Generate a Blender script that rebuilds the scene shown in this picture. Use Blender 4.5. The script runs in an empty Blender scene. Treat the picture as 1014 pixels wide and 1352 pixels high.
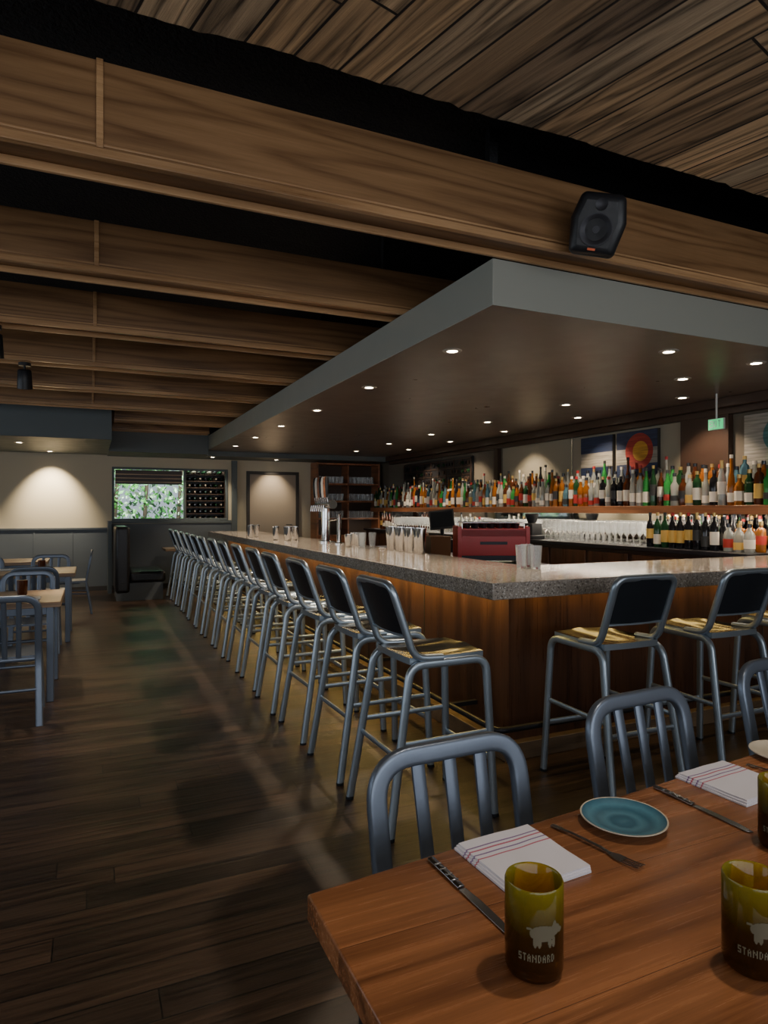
import bpy, bmesh, math, random
from mathutils import Vector, Matrix, noise
random.seed(7)
S = bpy.context.scene
R = math.radians

# ------------------------------------------------------------ materials
def newmat(name):
    m = bpy.data.materials.new(name); m.use_nodes = True
    nt = m.node_tree
    return m, nt, nt.nodes['Principled BSDF']

def P(name, col, rough=0.5, metal=0.0, trans=0.0, emit=None, es=0.0, coat=0.0, ior=1.45, bump=0.0, bscale=40):
    m, nt, b = newmat(name)
    b.inputs['Base Color'].default_value = (*col, 1)
    b.inputs['Roughness'].default_value = rough
    b.inputs['Metallic'].default_value = metal
    b.inputs['Transmission Weight'].default_value = trans
    b.inputs['Coat Weight'].default_value = coat
    b.inputs['IOR'].default_value = ior
    if emit:
        b.inputs['Emission Color'].default_value = (*emit, 1)
        b.inputs['Emission Strength'].default_value = es
    tc = nt.nodes.new('ShaderNodeTexCoord'); n = nt.nodes.new('ShaderNodeTexNoise')
    n.inputs['Scale'].default_value = bscale; n.inputs['Detail'].default_value = 3
    nt.links.new(tc.outputs['Object'], n.inputs['Vector'])
    mr = nt.nodes.new('ShaderNodeMapRange')
    mr.inputs['To Min'].default_value = max(0.0, rough*0.8); mr.inputs['To Max'].default_value = min(1, rough*1.25)
    nt.links.new(n.outputs['Fac'], mr.inputs['Value']); nt.links.new(mr.outputs['Result'], b.inputs['Roughness'])
    if bump > 0:
        bp = nt.nodes.new('ShaderNodeBump'); bp.inputs['Strength'].default_value = bump; bp.inputs['Distance'].default_value = 0.02
        nt.links.new(n.outputs['Fac'], bp.inputs['Height']); nt.links.new(bp.outputs['Normal'], b.inputs['Normal'])
    return m

def ramp(nt, stops):
    r = nt.nodes.new('ShaderNodeValToRGB')
    e = r.color_ramp.elements
    while len(e) < len(stops): e.new(0.5)
    for i, (p, c) in enumerate(stops):
        e[i].position = p; e[i].color = (*c, 1)
    return r

def mixc(nt, mode, fac, a, b):
    m = nt.nodes.new('ShaderNodeMix'); m.data_type = 'RGBA'; m.blend_type = mode
    if isinstance(fac, (int, float)): m.inputs[0].default_value = fac
    else: nt.links.new(fac, m.inputs[0])
    for s, i in ((a, 6), (b, 7)):
        if isinstance(s, tuple): m.inputs[i].default_value = (*s, 1)
        else: nt.links.new(s, m.inputs[i])
    return m.outputs[2]

def wood(name, dark, light, axis='X', rough=0.4, ring=9.0, fine=1.0, low=(0.5, 5.0), bump=0.15, planks=None, rotz=0.0, mortar=(0.01,0.007,0.005), tint=None, coat=0.0, wr=0.3, wf=0.8, rp_=(0.25,0.8)):
    m, nt, b = newmat(name)
    def math_(op, a, bb=None):
        n = nt.nodes.new('ShaderNodeMath'); n.operation = op
        for i, s in enumerate((a, bb)):
            if s is None: continue
            if isinstance(s, (int, float)): n.inputs[i].default_value = s
            else: nt.links.new(s, n.inputs[i])
        return n.outputs[0]
    tc = nt.nodes.new('ShaderNodeTexCoord')
    mp0 = nt.nodes.new('ShaderNodeMapping'); mp0.inputs['Rotation'].default_value = (0, 0, rotz)
    nt.links.new(tc.outputs['Object'], mp0.inputs['Vector'])
    src = mp0.outputs['Vector']
    brick = None
    if planks:
        sx = nt.nodes.new('ShaderNodeSeparateXYZ'); nt.links.new(src, sx.inputs[0])
        row = math_('FLOOR', math_('DIVIDE', sx.outputs[1], planks[1]))
        wn = nt.nodes.new('ShaderNodeTexWhiteNoise'); wn.noise_dimensions = '1D'; nt.links.new(row, wn.inputs['W'])
        nx = math_('ADD', sx.outputs[0], math_('MULTIPLY', wn.outputs['Value'], planks[0]*3.0))
        cx = nt.nodes.new('ShaderNodeCombineXYZ'); nt.links.new(nx, cx.inputs[0]); nt.links.new(sx.outputs[1], cx.inputs[1]); nt.links.new(sx.outputs[2], cx.inputs[2])
        brick = nt.nodes.new('ShaderNodeTexBrick')
        brick.inputs['Color1'].default_value = (0, 0, 0, 1); brick.inputs['Color2'].default_value = (1, 1, 1, 1)
        brick.inputs['Mortar'].default_value = (0, 0, 0, 1)
        brick.inputs['Scale'].default_value = 1; brick.inputs['Brick Width'].default_value = planks[0]
        brick.inputs['Row Height'].default_value = planks[1]; brick.inputs['Mortar Size'].default_value = planks[2]
        brick.inputs['Mortar Smooth'].default_value = 0.3
        brick.offset = 0.0
        nt.links.new(cx.outputs[0], brick.inputs['Vector'])
        ad = nt.nodes.new('ShaderNodeVectorMath'); ad.operation = 'MULTIPLY_ADD'
        nt.links.new(brick.outputs['Color'], ad.inputs[0]); ad.inputs[1].default_value = (13, 7, 5)
        nt.links.new(cx.outputs[0], ad.inputs[2]); gsrc = ad.outputs[0]
    else:
        gsrc = src
    def sc(a, c):
        mp = nt.nodes.new('ShaderNodeMapping')
        v = [c, c, c]; v['XYZ'.index(axis)] = a
        mp.inputs['Scale'].default_value = v
        nt.links.new(gsrc, mp.inputs['Vector']); return mp.outputs['Vector']
    n1 = nt.nodes.new('ShaderNodeTexNoise'); n1.inputs['Scale'].default_value = 1; n1.inputs['Detail'].default_value = 2.5
    n1.inputs['Distortion'].default_value = 0.3
    nt.links.new(sc(*low), n1.inputs['Vector'])
    si = math_('SINE', math_('MULTIPLY', n1.outputs['Fac'], ring*6.283))
    mr = nt.nodes.new('ShaderNodeMapRange'); mr.inputs['From Min'].default_value = -1
    nt.links.new(si, mr.inputs['Value'])
    pw = math_('POWER', mr.outputs['Result'], 0.5)
    n2 = nt.nodes.new('ShaderNodeTexNoise'); n2.inputs['Scale'].default_value = 1; n2.inputs['Detail'].default_value = 8
    n2.inputs['Roughness'].default_value = 0.72
    nt.links.new(sc(3*fine, 90*fine), n2.inputs['Vector'])
    av = math_('ADD', math_('MULTIPLY', pw, wr), math_('MULTIPLY', n2.outputs['Fac'], wf))
    rp = ramp(nt, [(rp_[0], dark), (rp_[1], light)])
    nt.links.new(av, rp.inputs['Fac'])
    col = rp.outputs['Color']
    n3 = nt.nodes.new('ShaderNodeTexNoise'); n3.inputs['Scale'].default_value = 1; n3.inputs['Detail'].default_value = 2
    nt.links.new(sc(0.8, 3.0), n3.inputs['Vector'])
    t3 = ramp(nt, [(0.3, (0.74,0.72,0.70)), (0.7, (1.2,1.18,1.15))]); nt.links.new(n3.outputs['Fac'], t3.inputs['Fac'])
    col = mixc(nt, 'MULTIPLY', 1.0, col, t3.outputs['Color'])
    if planks:
        t = ramp(nt, tint or [(0, (0.6, 0.6, 0.6)), (1, (1.3, 1.25, 1.2))])
        nt.links.new(brick.outputs['Color'], t.inputs['Fac'])
        col = mixc(nt, 'MULTIPLY', 1.0, col, t.outputs['Color'])
        col = mixc(nt, 'MIX', brick.outputs['Fac'], col, mortar)
    nt.links.new(col, b.inputs['Base Color'])
    rr = nt.nodes.new('ShaderNodeMapRange'); rr.inputs['To Min'].default_value = rough*0.75; rr.inputs['To Max'].default_value = min(1, rough*1.35)
    nt.links.new(n2.outputs['Fac'], rr.inputs['Value']); nt.links.new(rr.outputs['Result'], b.inputs['Roughness'])
    b.inputs['Coat Weight'].default_value = coat
    if bump > 0:
        bp = nt.nodes.new('ShaderNodeBump'); bp.inputs['Strength'].default_value = bump; bp.inputs['Distance'].default_value = 0.01
        nt.links.new(av, bp.inputs['Height']); nt.links.new(bp.outputs['Normal'], b.inputs['Normal'])
    return m

def speckle(name, base, d, l, rough=0.12):
    m, nt, b = newmat(name)
    tc = nt.nodes.new('ShaderNodeTexCoord')
    v = nt.nodes.new('ShaderNodeTexVoronoi'); v.inputs['Scale'].default_value = 150
    nt.links.new(tc.outputs['Object'], v.inputs['Vector'])
    sp = nt.nodes.new('ShaderNodeSeparateColor'); nt.links.new(v.outputs['Color'], sp.inputs['Color'])
    rp = ramp(nt, [(0.0, d), (0.22, base), (0.8, base), (1.0, l)]); nt.links.new(sp.outputs[0], rp.inputs['Fac'])
    nt.links.new(rp.outputs['Color'], b.inputs['Base Color'])
    b.inputs['Roughness'].default_value = rough
    return m

M = {}
M['floor'] = wood('hardwood_floor', (0.010,0.0065,0.005), (0.088,0.056,0.037), 'X', 0.33, 6, 0.7, (0.5,7), 0.25, planks=(1.6,0.13,0.003), wr=.2, wf=.85, rp_=(.3,.82), mortar=(.003,.002,.0015), tint=[(0,(.55,.55,.55)),(.5,(.9,.88,.86)),(1,(1.35,1.25,1.15))])
M['beam'] = wood('oak_beam', (0.12,0.058,0.024), (0.36,0.205,0.095), 'X', 0.36, 12, 1.0, (0.2,3.2), 0.04, wr=.3, wf=.62, rp_=(.22,.85))
M['beamlip'] = wood('oak_lip', (0.22,0.11,0.045), (0.56,0.34,0.17), 'X', 0.28, 3, 1.0, (0.35,4.0), 0.05)
M['reclaimed'] = wood('reclaimed_planks', (0.035,0.027,0.020), (0.72,0.58,0.42), 'X', 0.7, 6, 0.45, (0.6,8), 0.8, planks=(2.3,0.175,0.006), rotz=R(76), wr=.3, wf=.85, rp_=(.32,.9),
                      tint=[(0,(0.38,0.36,0.35)),(0.35,(0.95,0.80,0.60)),(0.65,(0.72,0.76,0.76)),(1,(1.4,1.2,0.92))])
M['black'] = P('black_acoustic_ceiling', (0.012,0.012,0.014), 0.9, bump=1.0, bscale=60)
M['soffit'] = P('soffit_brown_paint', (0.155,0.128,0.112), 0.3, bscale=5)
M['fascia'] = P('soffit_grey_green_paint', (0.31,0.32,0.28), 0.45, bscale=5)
M['drop'] = P('blue_grey_paint', (0.10,0.118,0.122), 0.5, bscale=5)
M['cream'] = P('cream_wall_paint', (0.55,0.48,0.35), 0.7, bscale=8)
M['wains'] = P('slate_wainscot_paint', (0.105,0.12,0.135), 0.5, bscale=8)
M['taupe'] = P('taupe_backbar_panel', (0.15,0.13,0.10), 0.15, bscale=3)
M['bbcream'] = P('backbar_beige_paint', (0.30,0.27,0.20), 0.5, bscale=3)
M['mirror'] = P('backbar_mirror_glass', (0.6,0.6,0.58), 0.04, 1.0, bscale=3)
M['counter'] = speckle('terrazzo_counter', (0.31,0.27,0.23), (0.09,0.075,0.065), (0.62,0.58,0.52), 0.11)
M['panel'] = wood('walnut_bar_panel', (0.018,0.008,0.005), (0.080,0.035,0.017), 'Z', 0.28, 5, 0.8, (0.3,3.0), 0.05)
M['base'] = wood('bar_base_wood', (0.06,0.04,0.025), (0.2,0.135,0.08), 'X', 0.4, 4, 1, (0.4,3), 0.1)
M['shelf'] = wood('reddish_shelf_wood', (0.1,0.035,0.015), (0.4,0.16,0.07), 'Y', 0.35, 4, 1, (0.4,4), 0.1)
M['tabletop'] = wood('walnut_tabletop', (0.070,0.025,0.011), (0.34,0.140,0.058), 'X', 0.25, 7, 0.8, (0.35,4.0), 0.0, planks=(6,0.24,0.0006), mortar=(0.05,0.02,0.01), tint=[(0,(0.85,0.82,0.8)),(1,(1.12,1.12,1.1))], wr=.25, wf=.8)
M['tabletop_l'] = wood('light_tabletop', (0.12,0.075,0.045), (0.38,0.26,0.165), 'X', 0.3, 4, 1, (0.6,5), 0.1)
M['alu'] = P('brushed_blue_aluminium', (0.37,0.44,0.51), 0.33, 0.85, bscale=90)
M['alud'] = P('dark_slate_aluminium', (0.15,0.18,0.23), 0.38, 0.75, bscale=90)
M['seat'] = P('polished_dark_seat', (0.10,0.10,0.09), 0.17, 0.95, bscale=60)
M['backp'] = P('dark_back_panel', (0.014,0.017,0.022), 0.4, 0.3, bscale=60)
M['steel'] = P('stainless_steel', (0.55,0.55,0.55), 0.22, 1.0)
M['chrome'] = P('chrome', (0.75,0.75,0.75), 0.08, 1.0)
M['blackm'] = P('black_plastic', (0.012,0.013,0.016), 0.4)
M['darkm'] = P('dark_metal', (0.03,0.03,0.035), 0.4, 0.6)
M['leather'] = P('black_leather', (0.014,0.014,0.016), 0.35, bump=0.2)
M['red'] = P('red_enamel', (0.50,0.005,0.004), 0.3)
M['led'] = P('downlight_emitter', (1,1,1), 0.5, emit=(1,0.82,0.6), es=30)
M['ledgold'] = P('gold_led_strip', (1,0.8,0.3), 0.5, emit=(1,0.68,0.2), es=2.0)
M['ring'] = P('downlight_trim', (0.5,0.48,0.45), 0.4, 0.5)
M['cream_c'] = P('cream_glazed_rim', (0.5,0.44,0.34), 0.3, coat=0.4)
M['glass'] = P('clear_glass', (0.95,0.97,0.97), 0.05, trans=0.82, ior=1.4)
M['etch'] = P('etched_frost', (0.105,0.092,0.058), 0.8)
M['door'] = P('taupe_door_paint', (0.33,0.27,0.21), 0.5)
M['frame'] = P('dark_frame', (0.04,0.036,0.033), 0.4)
M['brown'] = P('dark_brown_trim', (0.05,0.028,0.018), 0.4)
M['exit'] = P('exit_green', (0.03,0.35,0.12), 0.5, emit=(0.05,0.9,0.3), es=0.8)
M['white'] = P('white_paint', (0.6,0.6,0.58), 0.5)
m,nt,bs=newmat('olive_amber_glass'); tc=nt.nodes.new('ShaderNodeTexCoord'); sp=nt.nodes.new('ShaderNodeSeparateXYZ'); nt.links.new(tc.outputs['Object'],sp.inputs[0])
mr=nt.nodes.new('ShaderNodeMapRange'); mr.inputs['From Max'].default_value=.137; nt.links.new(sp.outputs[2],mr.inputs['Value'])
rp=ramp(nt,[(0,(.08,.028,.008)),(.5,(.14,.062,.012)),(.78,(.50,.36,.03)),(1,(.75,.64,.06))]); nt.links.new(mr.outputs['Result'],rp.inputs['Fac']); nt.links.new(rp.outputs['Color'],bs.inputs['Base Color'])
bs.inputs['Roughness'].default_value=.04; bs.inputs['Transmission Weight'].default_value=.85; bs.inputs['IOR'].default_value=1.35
M['amber']=m

# ------------------------------------------------------------ mesh builder
class MB:
    def __init__(s): s.v=[]; s.f=[]; s.m=[]; s.s=[]; s.M=Matrix()
    def add(s, vs, fs, mat=0, smooth=False):
        o=len(s.v); s.v += [s.M@Vector(v) for v in vs]
        for f in fs: s.f.append([i+o for i in f]); s.m.append(mat); s.s.append(smooth)
    def box(s,x0,x1,y0,y1,z0,z1,mat=0):
        s.add([(x0,y0,z0),(x1,y0,z0),(x1,y1,z0),(x0,y1,z0),(x0,y0,z1),(x1,y0,z1),(x1,y1,z1),(x0,y1,z1)],
              [(0,3,2,1),(4,5,6,7),(0,1,5,4),(1,2,6,5),(2,3,7,6),(3,0,4,7)],mat)
    def prism(s,pts,z0,z1,mat=0):
        n=len(pts)
        s.add([(x,y,z0) for x,y in pts]+[(x,y,z1) for x,y in pts],
              [tuple(range(n))[::-1],tuple(range(n,2*n))]+[(i,(i+1)%n,n+(i+1)%n,n+i) for i in range(n)],mat)
    def lathe(s,prof,c=(0,0,0),seg=16,mat=0,caps=(True,True),axis=None,smooth=True):
        vs=[];fs=[]
        for r,z in prof:
            for k in range(seg):
                a=2*math.pi*k/seg; vs.append(Vector((r*math.cos(a),r*math.sin(a),z)))
        if axis is not None:
            q=Vector((0,0,1)).rotation_difference(Vector(axis).normalized()); vs=[q@v for v in vs]
        c=Vector(c); vs=[v+c for v in vs]
        for i in range(len(prof)-1):
            for k in range(seg):
                a=i*seg+k;b=i*seg+(k+1)%seg; fs.append((a,b,b+seg,a+seg))
        s.add(vs,fs,mat,smooth)
        o=len(s.v)-len(vs)
        if caps[0]: s.f.append([o+k for k in range(seg)][::-1]); s.m.append(mat); s.s.append(False)
        if caps[1]: s.f.append([o+len(vs)-seg+k for k in range(seg)]); s.m.append(mat); s.s.append(False)
    def cyl(s,p0,p1,r,mat=0,seg=12,r2=None):
        p0=Vector(p0);p1=Vector(p1);L=(p1-p0).length
        s.lathe([(r,0),(r if r2 is None else r2,L)],p0,seg,mat,axis=(p1-p0))
    def sweep(s,path,w,d,ref,mat=0,n=12,power=0.55,closed=False):
        path=[Vector(p) for p in path]; ref=Vector(ref).normalized()
        vs=[];fs=[];N=len(path)
        for i,p in enumerate(path):
            a=path[max(i-1,0)];b=path[min(i+1,N-1)]
            t=(b-a).normalized(); side=ref.cross(t)
            if side.length<1e-4: side=Vector((1,0,0)).cross(t)
            side.normalize(); up=t.cross(side)
            for k in range(n):
                th=2*math.pi*(k+0.5)/n; c=math.cos(th);q=math.sin(th)
                x=math.copysign(abs(c)**power,c)*w/2; y=math.copysign(abs(q)**power,q)*d/2
                vs.append(p+side*x+up*y)
        for i in range(N-1):
            for k in range(n):
                a=i*n+k;b=i*n+(k+1)%n; fs.append((a,b,b+n,a+n))
        fs.append(tuple(range(n))[::-1]); fs.append(tuple(range((N-1)*n,N*n)))
        s.add(vs,fs,mat,True)
    def obj(s,name,mats,parent=None,bevel=0,loc=(0,0,0),rotz=0,data_only=False,bseg=2):
        me=bpy.data.meshes.new(name); me.from_pydata([tuple(v) for v in s.v],[],s.f)
        for m in mats: me.materials.append(m)
        me.polygons.foreach_set('material_index',s.m); me.polygons.foreach_set('use_smooth',s.s)
        bm=bmesh.new(); bm.from_mesh(me); bmesh.ops.recalc_face_normals(bm,faces=bm.faces); bm.to_mesh(me); bm.free()
        try: me.set_sharp_from_angle(angle=R(50))
        except Exception: pass
        if data_only: return me
        return place(name,me,loc,rotz,parent,bevel,bseg)

def place(name,me,loc=(0,0,0),rotz=0,parent=None,bevel=0,bseg=2):
    o=bpy.data.objects.new(name,me); S.collection.objects.link(o)
    o.location=loc; o.rotation_euler=(0,0,rotz)
    if parent: o.parent=parent
    if bevel:
        b=o.modifiers.new('bevel','BEVEL'); b.width=bevel; b.segments=bseg; b.limit_method='ANGLE'; b.angle_limit=R(40)
    return o
def empty(name,loc=(0,0,0),rotz=0):
    e=bpy.data.objects.new(name,None); S.collection.objects.link(e); e.location=loc; e.rotation_euler=(0,0,rotz); e.empty_display_size=0.1; return e

def fillet(pts,rad,n=7):
    pts=[Vector(p) for p in pts]; out=[pts[0]]
    if isinstance(rad,(int,float)): rad=[rad]*len(pts)
    for i in range(1,len(pts)-1):
        p=pts[i]; a=(pts[i-1]-p); b=(pts[i+1]-p); r=min(rad[i],a.length*0.49,b.length*0.49)
        A=p+a.normalized()*r; B=p+b.normalized()*r
        for k in range(n+1):
            t=k/n; out.append(A*(1-t)**2+p*2*t*(1-t)+B*t*t)
    out.append(pts[-1]); return out

# ------------------------------------------------------------ room shell
XL,XR,YF,YB,ZC=-4.5,5.6,-2.5,12.8,3.34
b=MB(); b.box(XL,XR,YF,YB,-0.1,0); b.obj('floor',[M['floor']])
b=MB(); b.box(XL-0.1,XR+0.1,YF-0.1,YB+0.1,ZC,ZC+0.1); b.obj('ceiling',[M['black']])
pts=[(XL,YF),(XR,YF)]
x=XR
while x>XL:
    pts.append((x,2.33+0.022*noise.noise(Vector((x*2.3,0,0)))+0.014*noise.noise(Vector((x*13,5,0))))); x-=0.03
pts.append((XL,2.33))
b=MB(); b.prism(pts,3.12,3.145,0); b.prism([(x,y-0.004 if y>0 else y) for x,y in pts],3.146,ZC-0.001,1); b.obj('ceiling_planks',[M['reclaimed'],M['black']])
def wall_x(name,y0,y1,x0,x1,holes,mat):
    b=MB(); xs=x0
    for (hx0,hx1,hz0,hz1) in holes:
        b.box(xs,hx0,y0,y1,0,ZC); b.box(hx0,hx1,y0,y1,0,hz0); b.box(hx0,hx1,y0,y1,hz1,ZC); xs=hx1
    b.box(xs,x1,y0,y1,0,ZC); return b.obj(name,[mat])
wall_x('wall_back',YB,YB+0.12,XL,XR,[(0.36,2.44,1.25,2.23)],M['cream'])
wall_x('wall_front',YF-0.12,YF,XL,XR,[(-3.8,4.8,0.8,2.7)],M['cream'])
b=MB(); b.box(XL-0.12,XL,YF,0.5,0,ZC); b.box(XL-0.12,XL,0.5,9.5,0,0.8); b.box(XL-0.12,XL,0.5,9.5,2.6,ZC); b.box(XL-0.12,XL,9.5,YB,0,ZC)
b.obj('wall_left',[M['cream']])
b=MB(); b.box(XR,XR+0.12,YF,YB,0,ZC); b.obj('wall_right',[M['taupe']])
b=MB()
for xx in (-3.8,-2.1,-0.4,1.3,3.0,4.72): b.box(xx,xx+0.08,YF-0.09,YF-0.02,0.8,2.7)
b.box(-3.8,4.8,YF-0.09,YF-0.02,0.8,0.88); b.box(-3.8,4.8,YF-0.09,YF-0.02,2.62,2.7); b.obj('window_1',[M['frame']])  # unseen window behind the camera, put in for the front area lamp
b=MB()
for yy in (0.5,2.3,4.1,5.9,7.7,9.42): b.box(XL-0.09,XL-0.02,yy,yy+0.08,0.8,2.6)
b.box(XL-0.09,XL-0.02,0.5,9.5,0.8,0.88); b.box(XL-0.09,XL-0.02,0.5,9.5,2.52,2.6); b.obj('window_2',[M['frame']])  # out-of-view window, put in for the left area lamp
b=MB()
for (x0,x1,z0,z1) in ((0.36,2.44,1.25,1.29),(0.36,2.44,2.19,2.23),(0.36,0.40,1.29,2.19),(2.40,2.44,1.29,2.19),(1.62,1.65,1.29,2.19)):
    b.box(x0,x1,YB-0.02,YB+0.06,z0,z1)
b.box(0.30,2.50,YB-0.05,YB-0.001,1.20,1.25)
b.obj('window_3',[M['drop']],bevel=0.004)
b=MB(); b.box(XL,0.30,YB-0.03,YB-0.001,0.08,1.10); b.box(0.30,2.6,YB-0.03,YB-0.001,0.08,1.19); b.box(XL,0.30,YB-0.05,YB-0.001,1.10,1.13)
for xx in [XL+0.6*i for i in range(1,8)]: b.box(xx,xx+0.02,YB-0.036,YB-0.03,0.08,1.08)
b.obj('trim_1',[M['wains']])
b=MB(); b.box(XL,4.1,YB-0.045,YB-0.001,0.0,0.08); b.obj('baseboard_back',[M['frame']])
b=MB(); b.box(0.28,0.34,YB-0.6,YB-0.05,0,1.25); b.box(2.5,2.6,YB-0.12,YB-0.05,0,2.4); b.obj('trim_2',[M['drop']])

# ------------------------------------------------------------ beams
ybs=[2.84+1.28*k for k in range(7)]+[11.70]
for k,yb in enumerate(ybs):
    y0=yb-0.2; x0=XL if k<6 else 0.32; x1=XR if (k<7) else 1.88
    zt=3.12 if k==0 else 3.04
    b=MB()
    b.box(x0,x1,y0,yb,2.79,zt,0)
    b.box(x0,x1,y0-0.012,y0+0.02,2.755,2.79,1); b.box(x0,x1,yb-0.02,yb-0.001,2.755,2.79,1)
    b.box(x0,x1,y0-0.006,y0,2.80,2.81,1)
    if x0<0: b.box(0.02,0.045,y0-0.014,y0-0.001,2.79,zt,1)
    for hx in (-3.5,-0.9,1.8,4.4):
        if x0<hx<x1: b.box(hx,hx+0.05,yb-0.12,yb-0.08,zt,ZC,2)
    b.obj('ceiling_beam',[M['beam'],M['beamlip'],M['black']],bevel=0.003)

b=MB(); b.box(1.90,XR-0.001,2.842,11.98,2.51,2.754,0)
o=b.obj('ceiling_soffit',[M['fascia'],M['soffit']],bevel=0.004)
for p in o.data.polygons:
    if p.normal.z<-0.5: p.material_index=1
b=MB(); b.box(XL+0.001,0.28,10.0,YB-0.001,2.44,ZC-0.001); b.box(0.281,1.90,11.72,YB-0.001,2.42,ZC-0.001); b.box(1.901,XR-0.001,11.99,YB-0.001,2.42,ZC-0.001)
b.obj('ceiling_drop',[M['drop']],bevel=0.004)

# ------------------------------------------------------------ downlights
dl=[(2.2,3.77+1.42*i) for i in range(6)]+[(4.37,3.81+1.42*i) for i in range(6)]+[(3.53,3.19),(4.38,3.18)]
wl=[(5.1,4.45+1.45*i) for i in range(5)]
def downlight(x,y,z):
    b=MB()
    b.lathe([(0.036,0.0),(0.036,-0.006),(0.062,-0.006),(0.066,0)],(x,y,z),20,0,caps=(False,False))
    b.lathe([(0.036,-0.001),(0.0355,-0.0045)],(x,y,z),20,1)
    b.obj('recessed_downlight',[M['ring'],M['led']])
def spot(name,loc,target,power,col=(1,0.80,0.58),angle=100,blend=0.6,rad=0.03):
    l=bpy.data.lights.new(name,'SPOT'); l.energy=power; l.color=col; l.spot_size=R(angle); l.spot_blend=blend; l.shadow_soft_size=rad
    o=bpy.data.objects.new(name,l); S.collection.objects.link(o); o.location=loc
    o.rotation_euler=(Vector(target)-Vector(loc)).to_track_quat('-Z','Y').to_euler(); return o
for i,(x,y) in enumerate(dl):
    downlight(x,y,2.51)
    spot('downlight_lamp',(x,y,2.495),(x-(0.8 if x<3 else 0),y,0),170 if x<3 else 70,angle=105,blend=.8,rad=.05)
for (x,y) in wl:
    downlight(x,y,2.51)
    spot('downlight_lamp',(x,y,2.495),(x+0.26,y,1.6),75,angle=95)
for (x,y) in [(-0.62,12.35),(-0.95,10.9),(-2.2,12.35),(3.3,12.4),(2.05,12.2)]:  # last position is an added downlight that brightens the wine rack
    z=2.44 if x<0.3 else 2.42
    downlight(x,y,z)
    if y>12: spot('downlight_lamp',(x,y,z-0.02),(x,YB,1.5),280 if x<0.3 else 70,col=(1,.84,.6),angle=80,blend=0.9)
    else: spot('downlight_lamp',(x,y,z-0.02),(x,y,0),60)
downlight(-1.35,10.6,2.44)
for (x,y) in [(1.35,0.75),(-0.9,0.4)]:  # first is an added downlight, out of view, to brighten the foreground table
    downlight(x,y,3.12); spot('downlight_lamp',(x,y,3.10),(x,y,0),90 if x>0 else 35,col=(1,.86,.7),angle=95,blend=.8,rad=.05)

for (x,y) in [(-0.53,6.58),(-0.62,5.32)]:
    e=empty('track_spotlight',(x,y,2.754))
    b=MB(); b.cyl((0,0,-0.001),(0,0,-0.03),0.05,0); b.cyl((0,0,-0.03),(0,0,-0.07),0.01,0)
    b.obj('mount',[M['blackm']],parent=e)
    b=MB(); b.M=Matrix.Translation((0,0,-0.14))@Matrix.Rotation(R(14),4,'X')
    b.lathe([(0.045,0.08),(0.055,0.07),(0.06,-0.02),(0.062,-0.09),(0.052,-0.09),(0.048,-0.05)],(0,0,0),20,0)
    b.lathe([(0.047,-0.055),(0.046,-0.06)],(0,0,0),20,1)
    b.obj('can',[M['blackm'],M['led']],parent=e)
    spot('track_lamp',(x,y-0.03,2.50),(x+0.7,y-0.4,0),120,angle=34,blend=.6)

# wall speaker on near beam
e=empty('wall_speaker',(2.24,2.45,2.825)); e.rotation_euler=(R(16),R(14),R(-40))
b=MB()
pr=[(-0.105,-0.14),(0.105,-0.14),(0.13,0.02),(0.10,0.14),(-0.10,0.14),(-0.13,0.02)]
def sect(y,s): return [(x*s,y,z*s) for x,z in pr]
vs=sect(-0.07,0.9)+sect(-0.04,1.0)+sect(0.03,1.0)+sect(0.08,0.6)
fs=[tuple(range(6)),tuple(range(18,24))[::-1]]
for j in range(3):
    for k in range(6): fs.append((j*6+k,j*6+(k+1)%6,(j+1)*6+(k+1)%6,(j+1)*6+k))
b.add(vs,fs,0)
b.obj('cabinet',[M['blackm']],parent=e,bevel=0.025,bseg=4)
b=MB(); b.lathe([(0.076,0),(0.076,0.008),(0.065,0.008),(0.05,-0.0),(0.02,-0.004),(0.018,0.003)],(0,-0.07,-0.025),28,0,axis=(0,-1,0))
b.lathe([(0.028,0),(0.028,0.006),(0.015,0.002)],(0,-0.07,0.086),20,0,axis=(0,-1,0))
b.box(-0.018,0.018,-0.079,-0.071,-0.119,-0.109,1)
b.obj('drivers',[M['darkm'],P('orange_badge',(0.7,0.12,0.03),0.4)],parent=e)
b=MB(); b.cyl((0,0.07,0),(0.07,0.15,0.02),0.015,0); b.obj('bracket',[M['blackm']],parent=e)

# ------------------------------------------------------------ bar
bar=empty('bar_counter')
CT=1.07
b=MB(); b.prism([(1.90,11.8),(1.90,2.84),(XR-0.02,2.84),(XR-0.02,3.64),(2.70,3.64),(2.70,11.8)],CT-0.09,CT)
b.obj('countertop',[M['counter']],parent=bar,bevel=0.006)
b=MB(); b.prism([(2.23,11.7),(2.23,3.17),(XR-0.03,3.17),(XR-0.03,3.58),(2.64,3.58),(2.64,11.7)],0.10,CT-0.09)
b.obj('body',[M['panel']],parent=bar)
b=MB()
y=3.17
while y<11.6: b.box(2.226,2.23,y+1.05,y+1.058,0.1,CT-0.1); y+=1.05
xx=2.23
while xx<5.3: b.box(xx+1.1,xx+1.108,3.166,3.17,0.1,CT-0.1); xx+=1.1
b.obj('panel_seams',[M['frame']],parent=bar)
b=MB(); b.prism([(2.17,11.72),(2.17,3.115),(XR-0.03,3.115),(XR-0.03,3.55),(2.6,3.55),(2.6,11.72)],0.0,0.10)
b.obj('plinth',[M['base']],parent=bar,bevel=0.004)
b=MB()
b.sweep(fillet([(2.03,11.6,0.24),(2.03,2.985,0.24),(XR-0.1,2.985,0.24)],0.05),0.036,0.036,(0,0,1),0,12,1.0)
y=3.5
while y<11.6: b.box(2.03,2.225,y,y+0.03,0.225,0.25); y+=1.3
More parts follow.
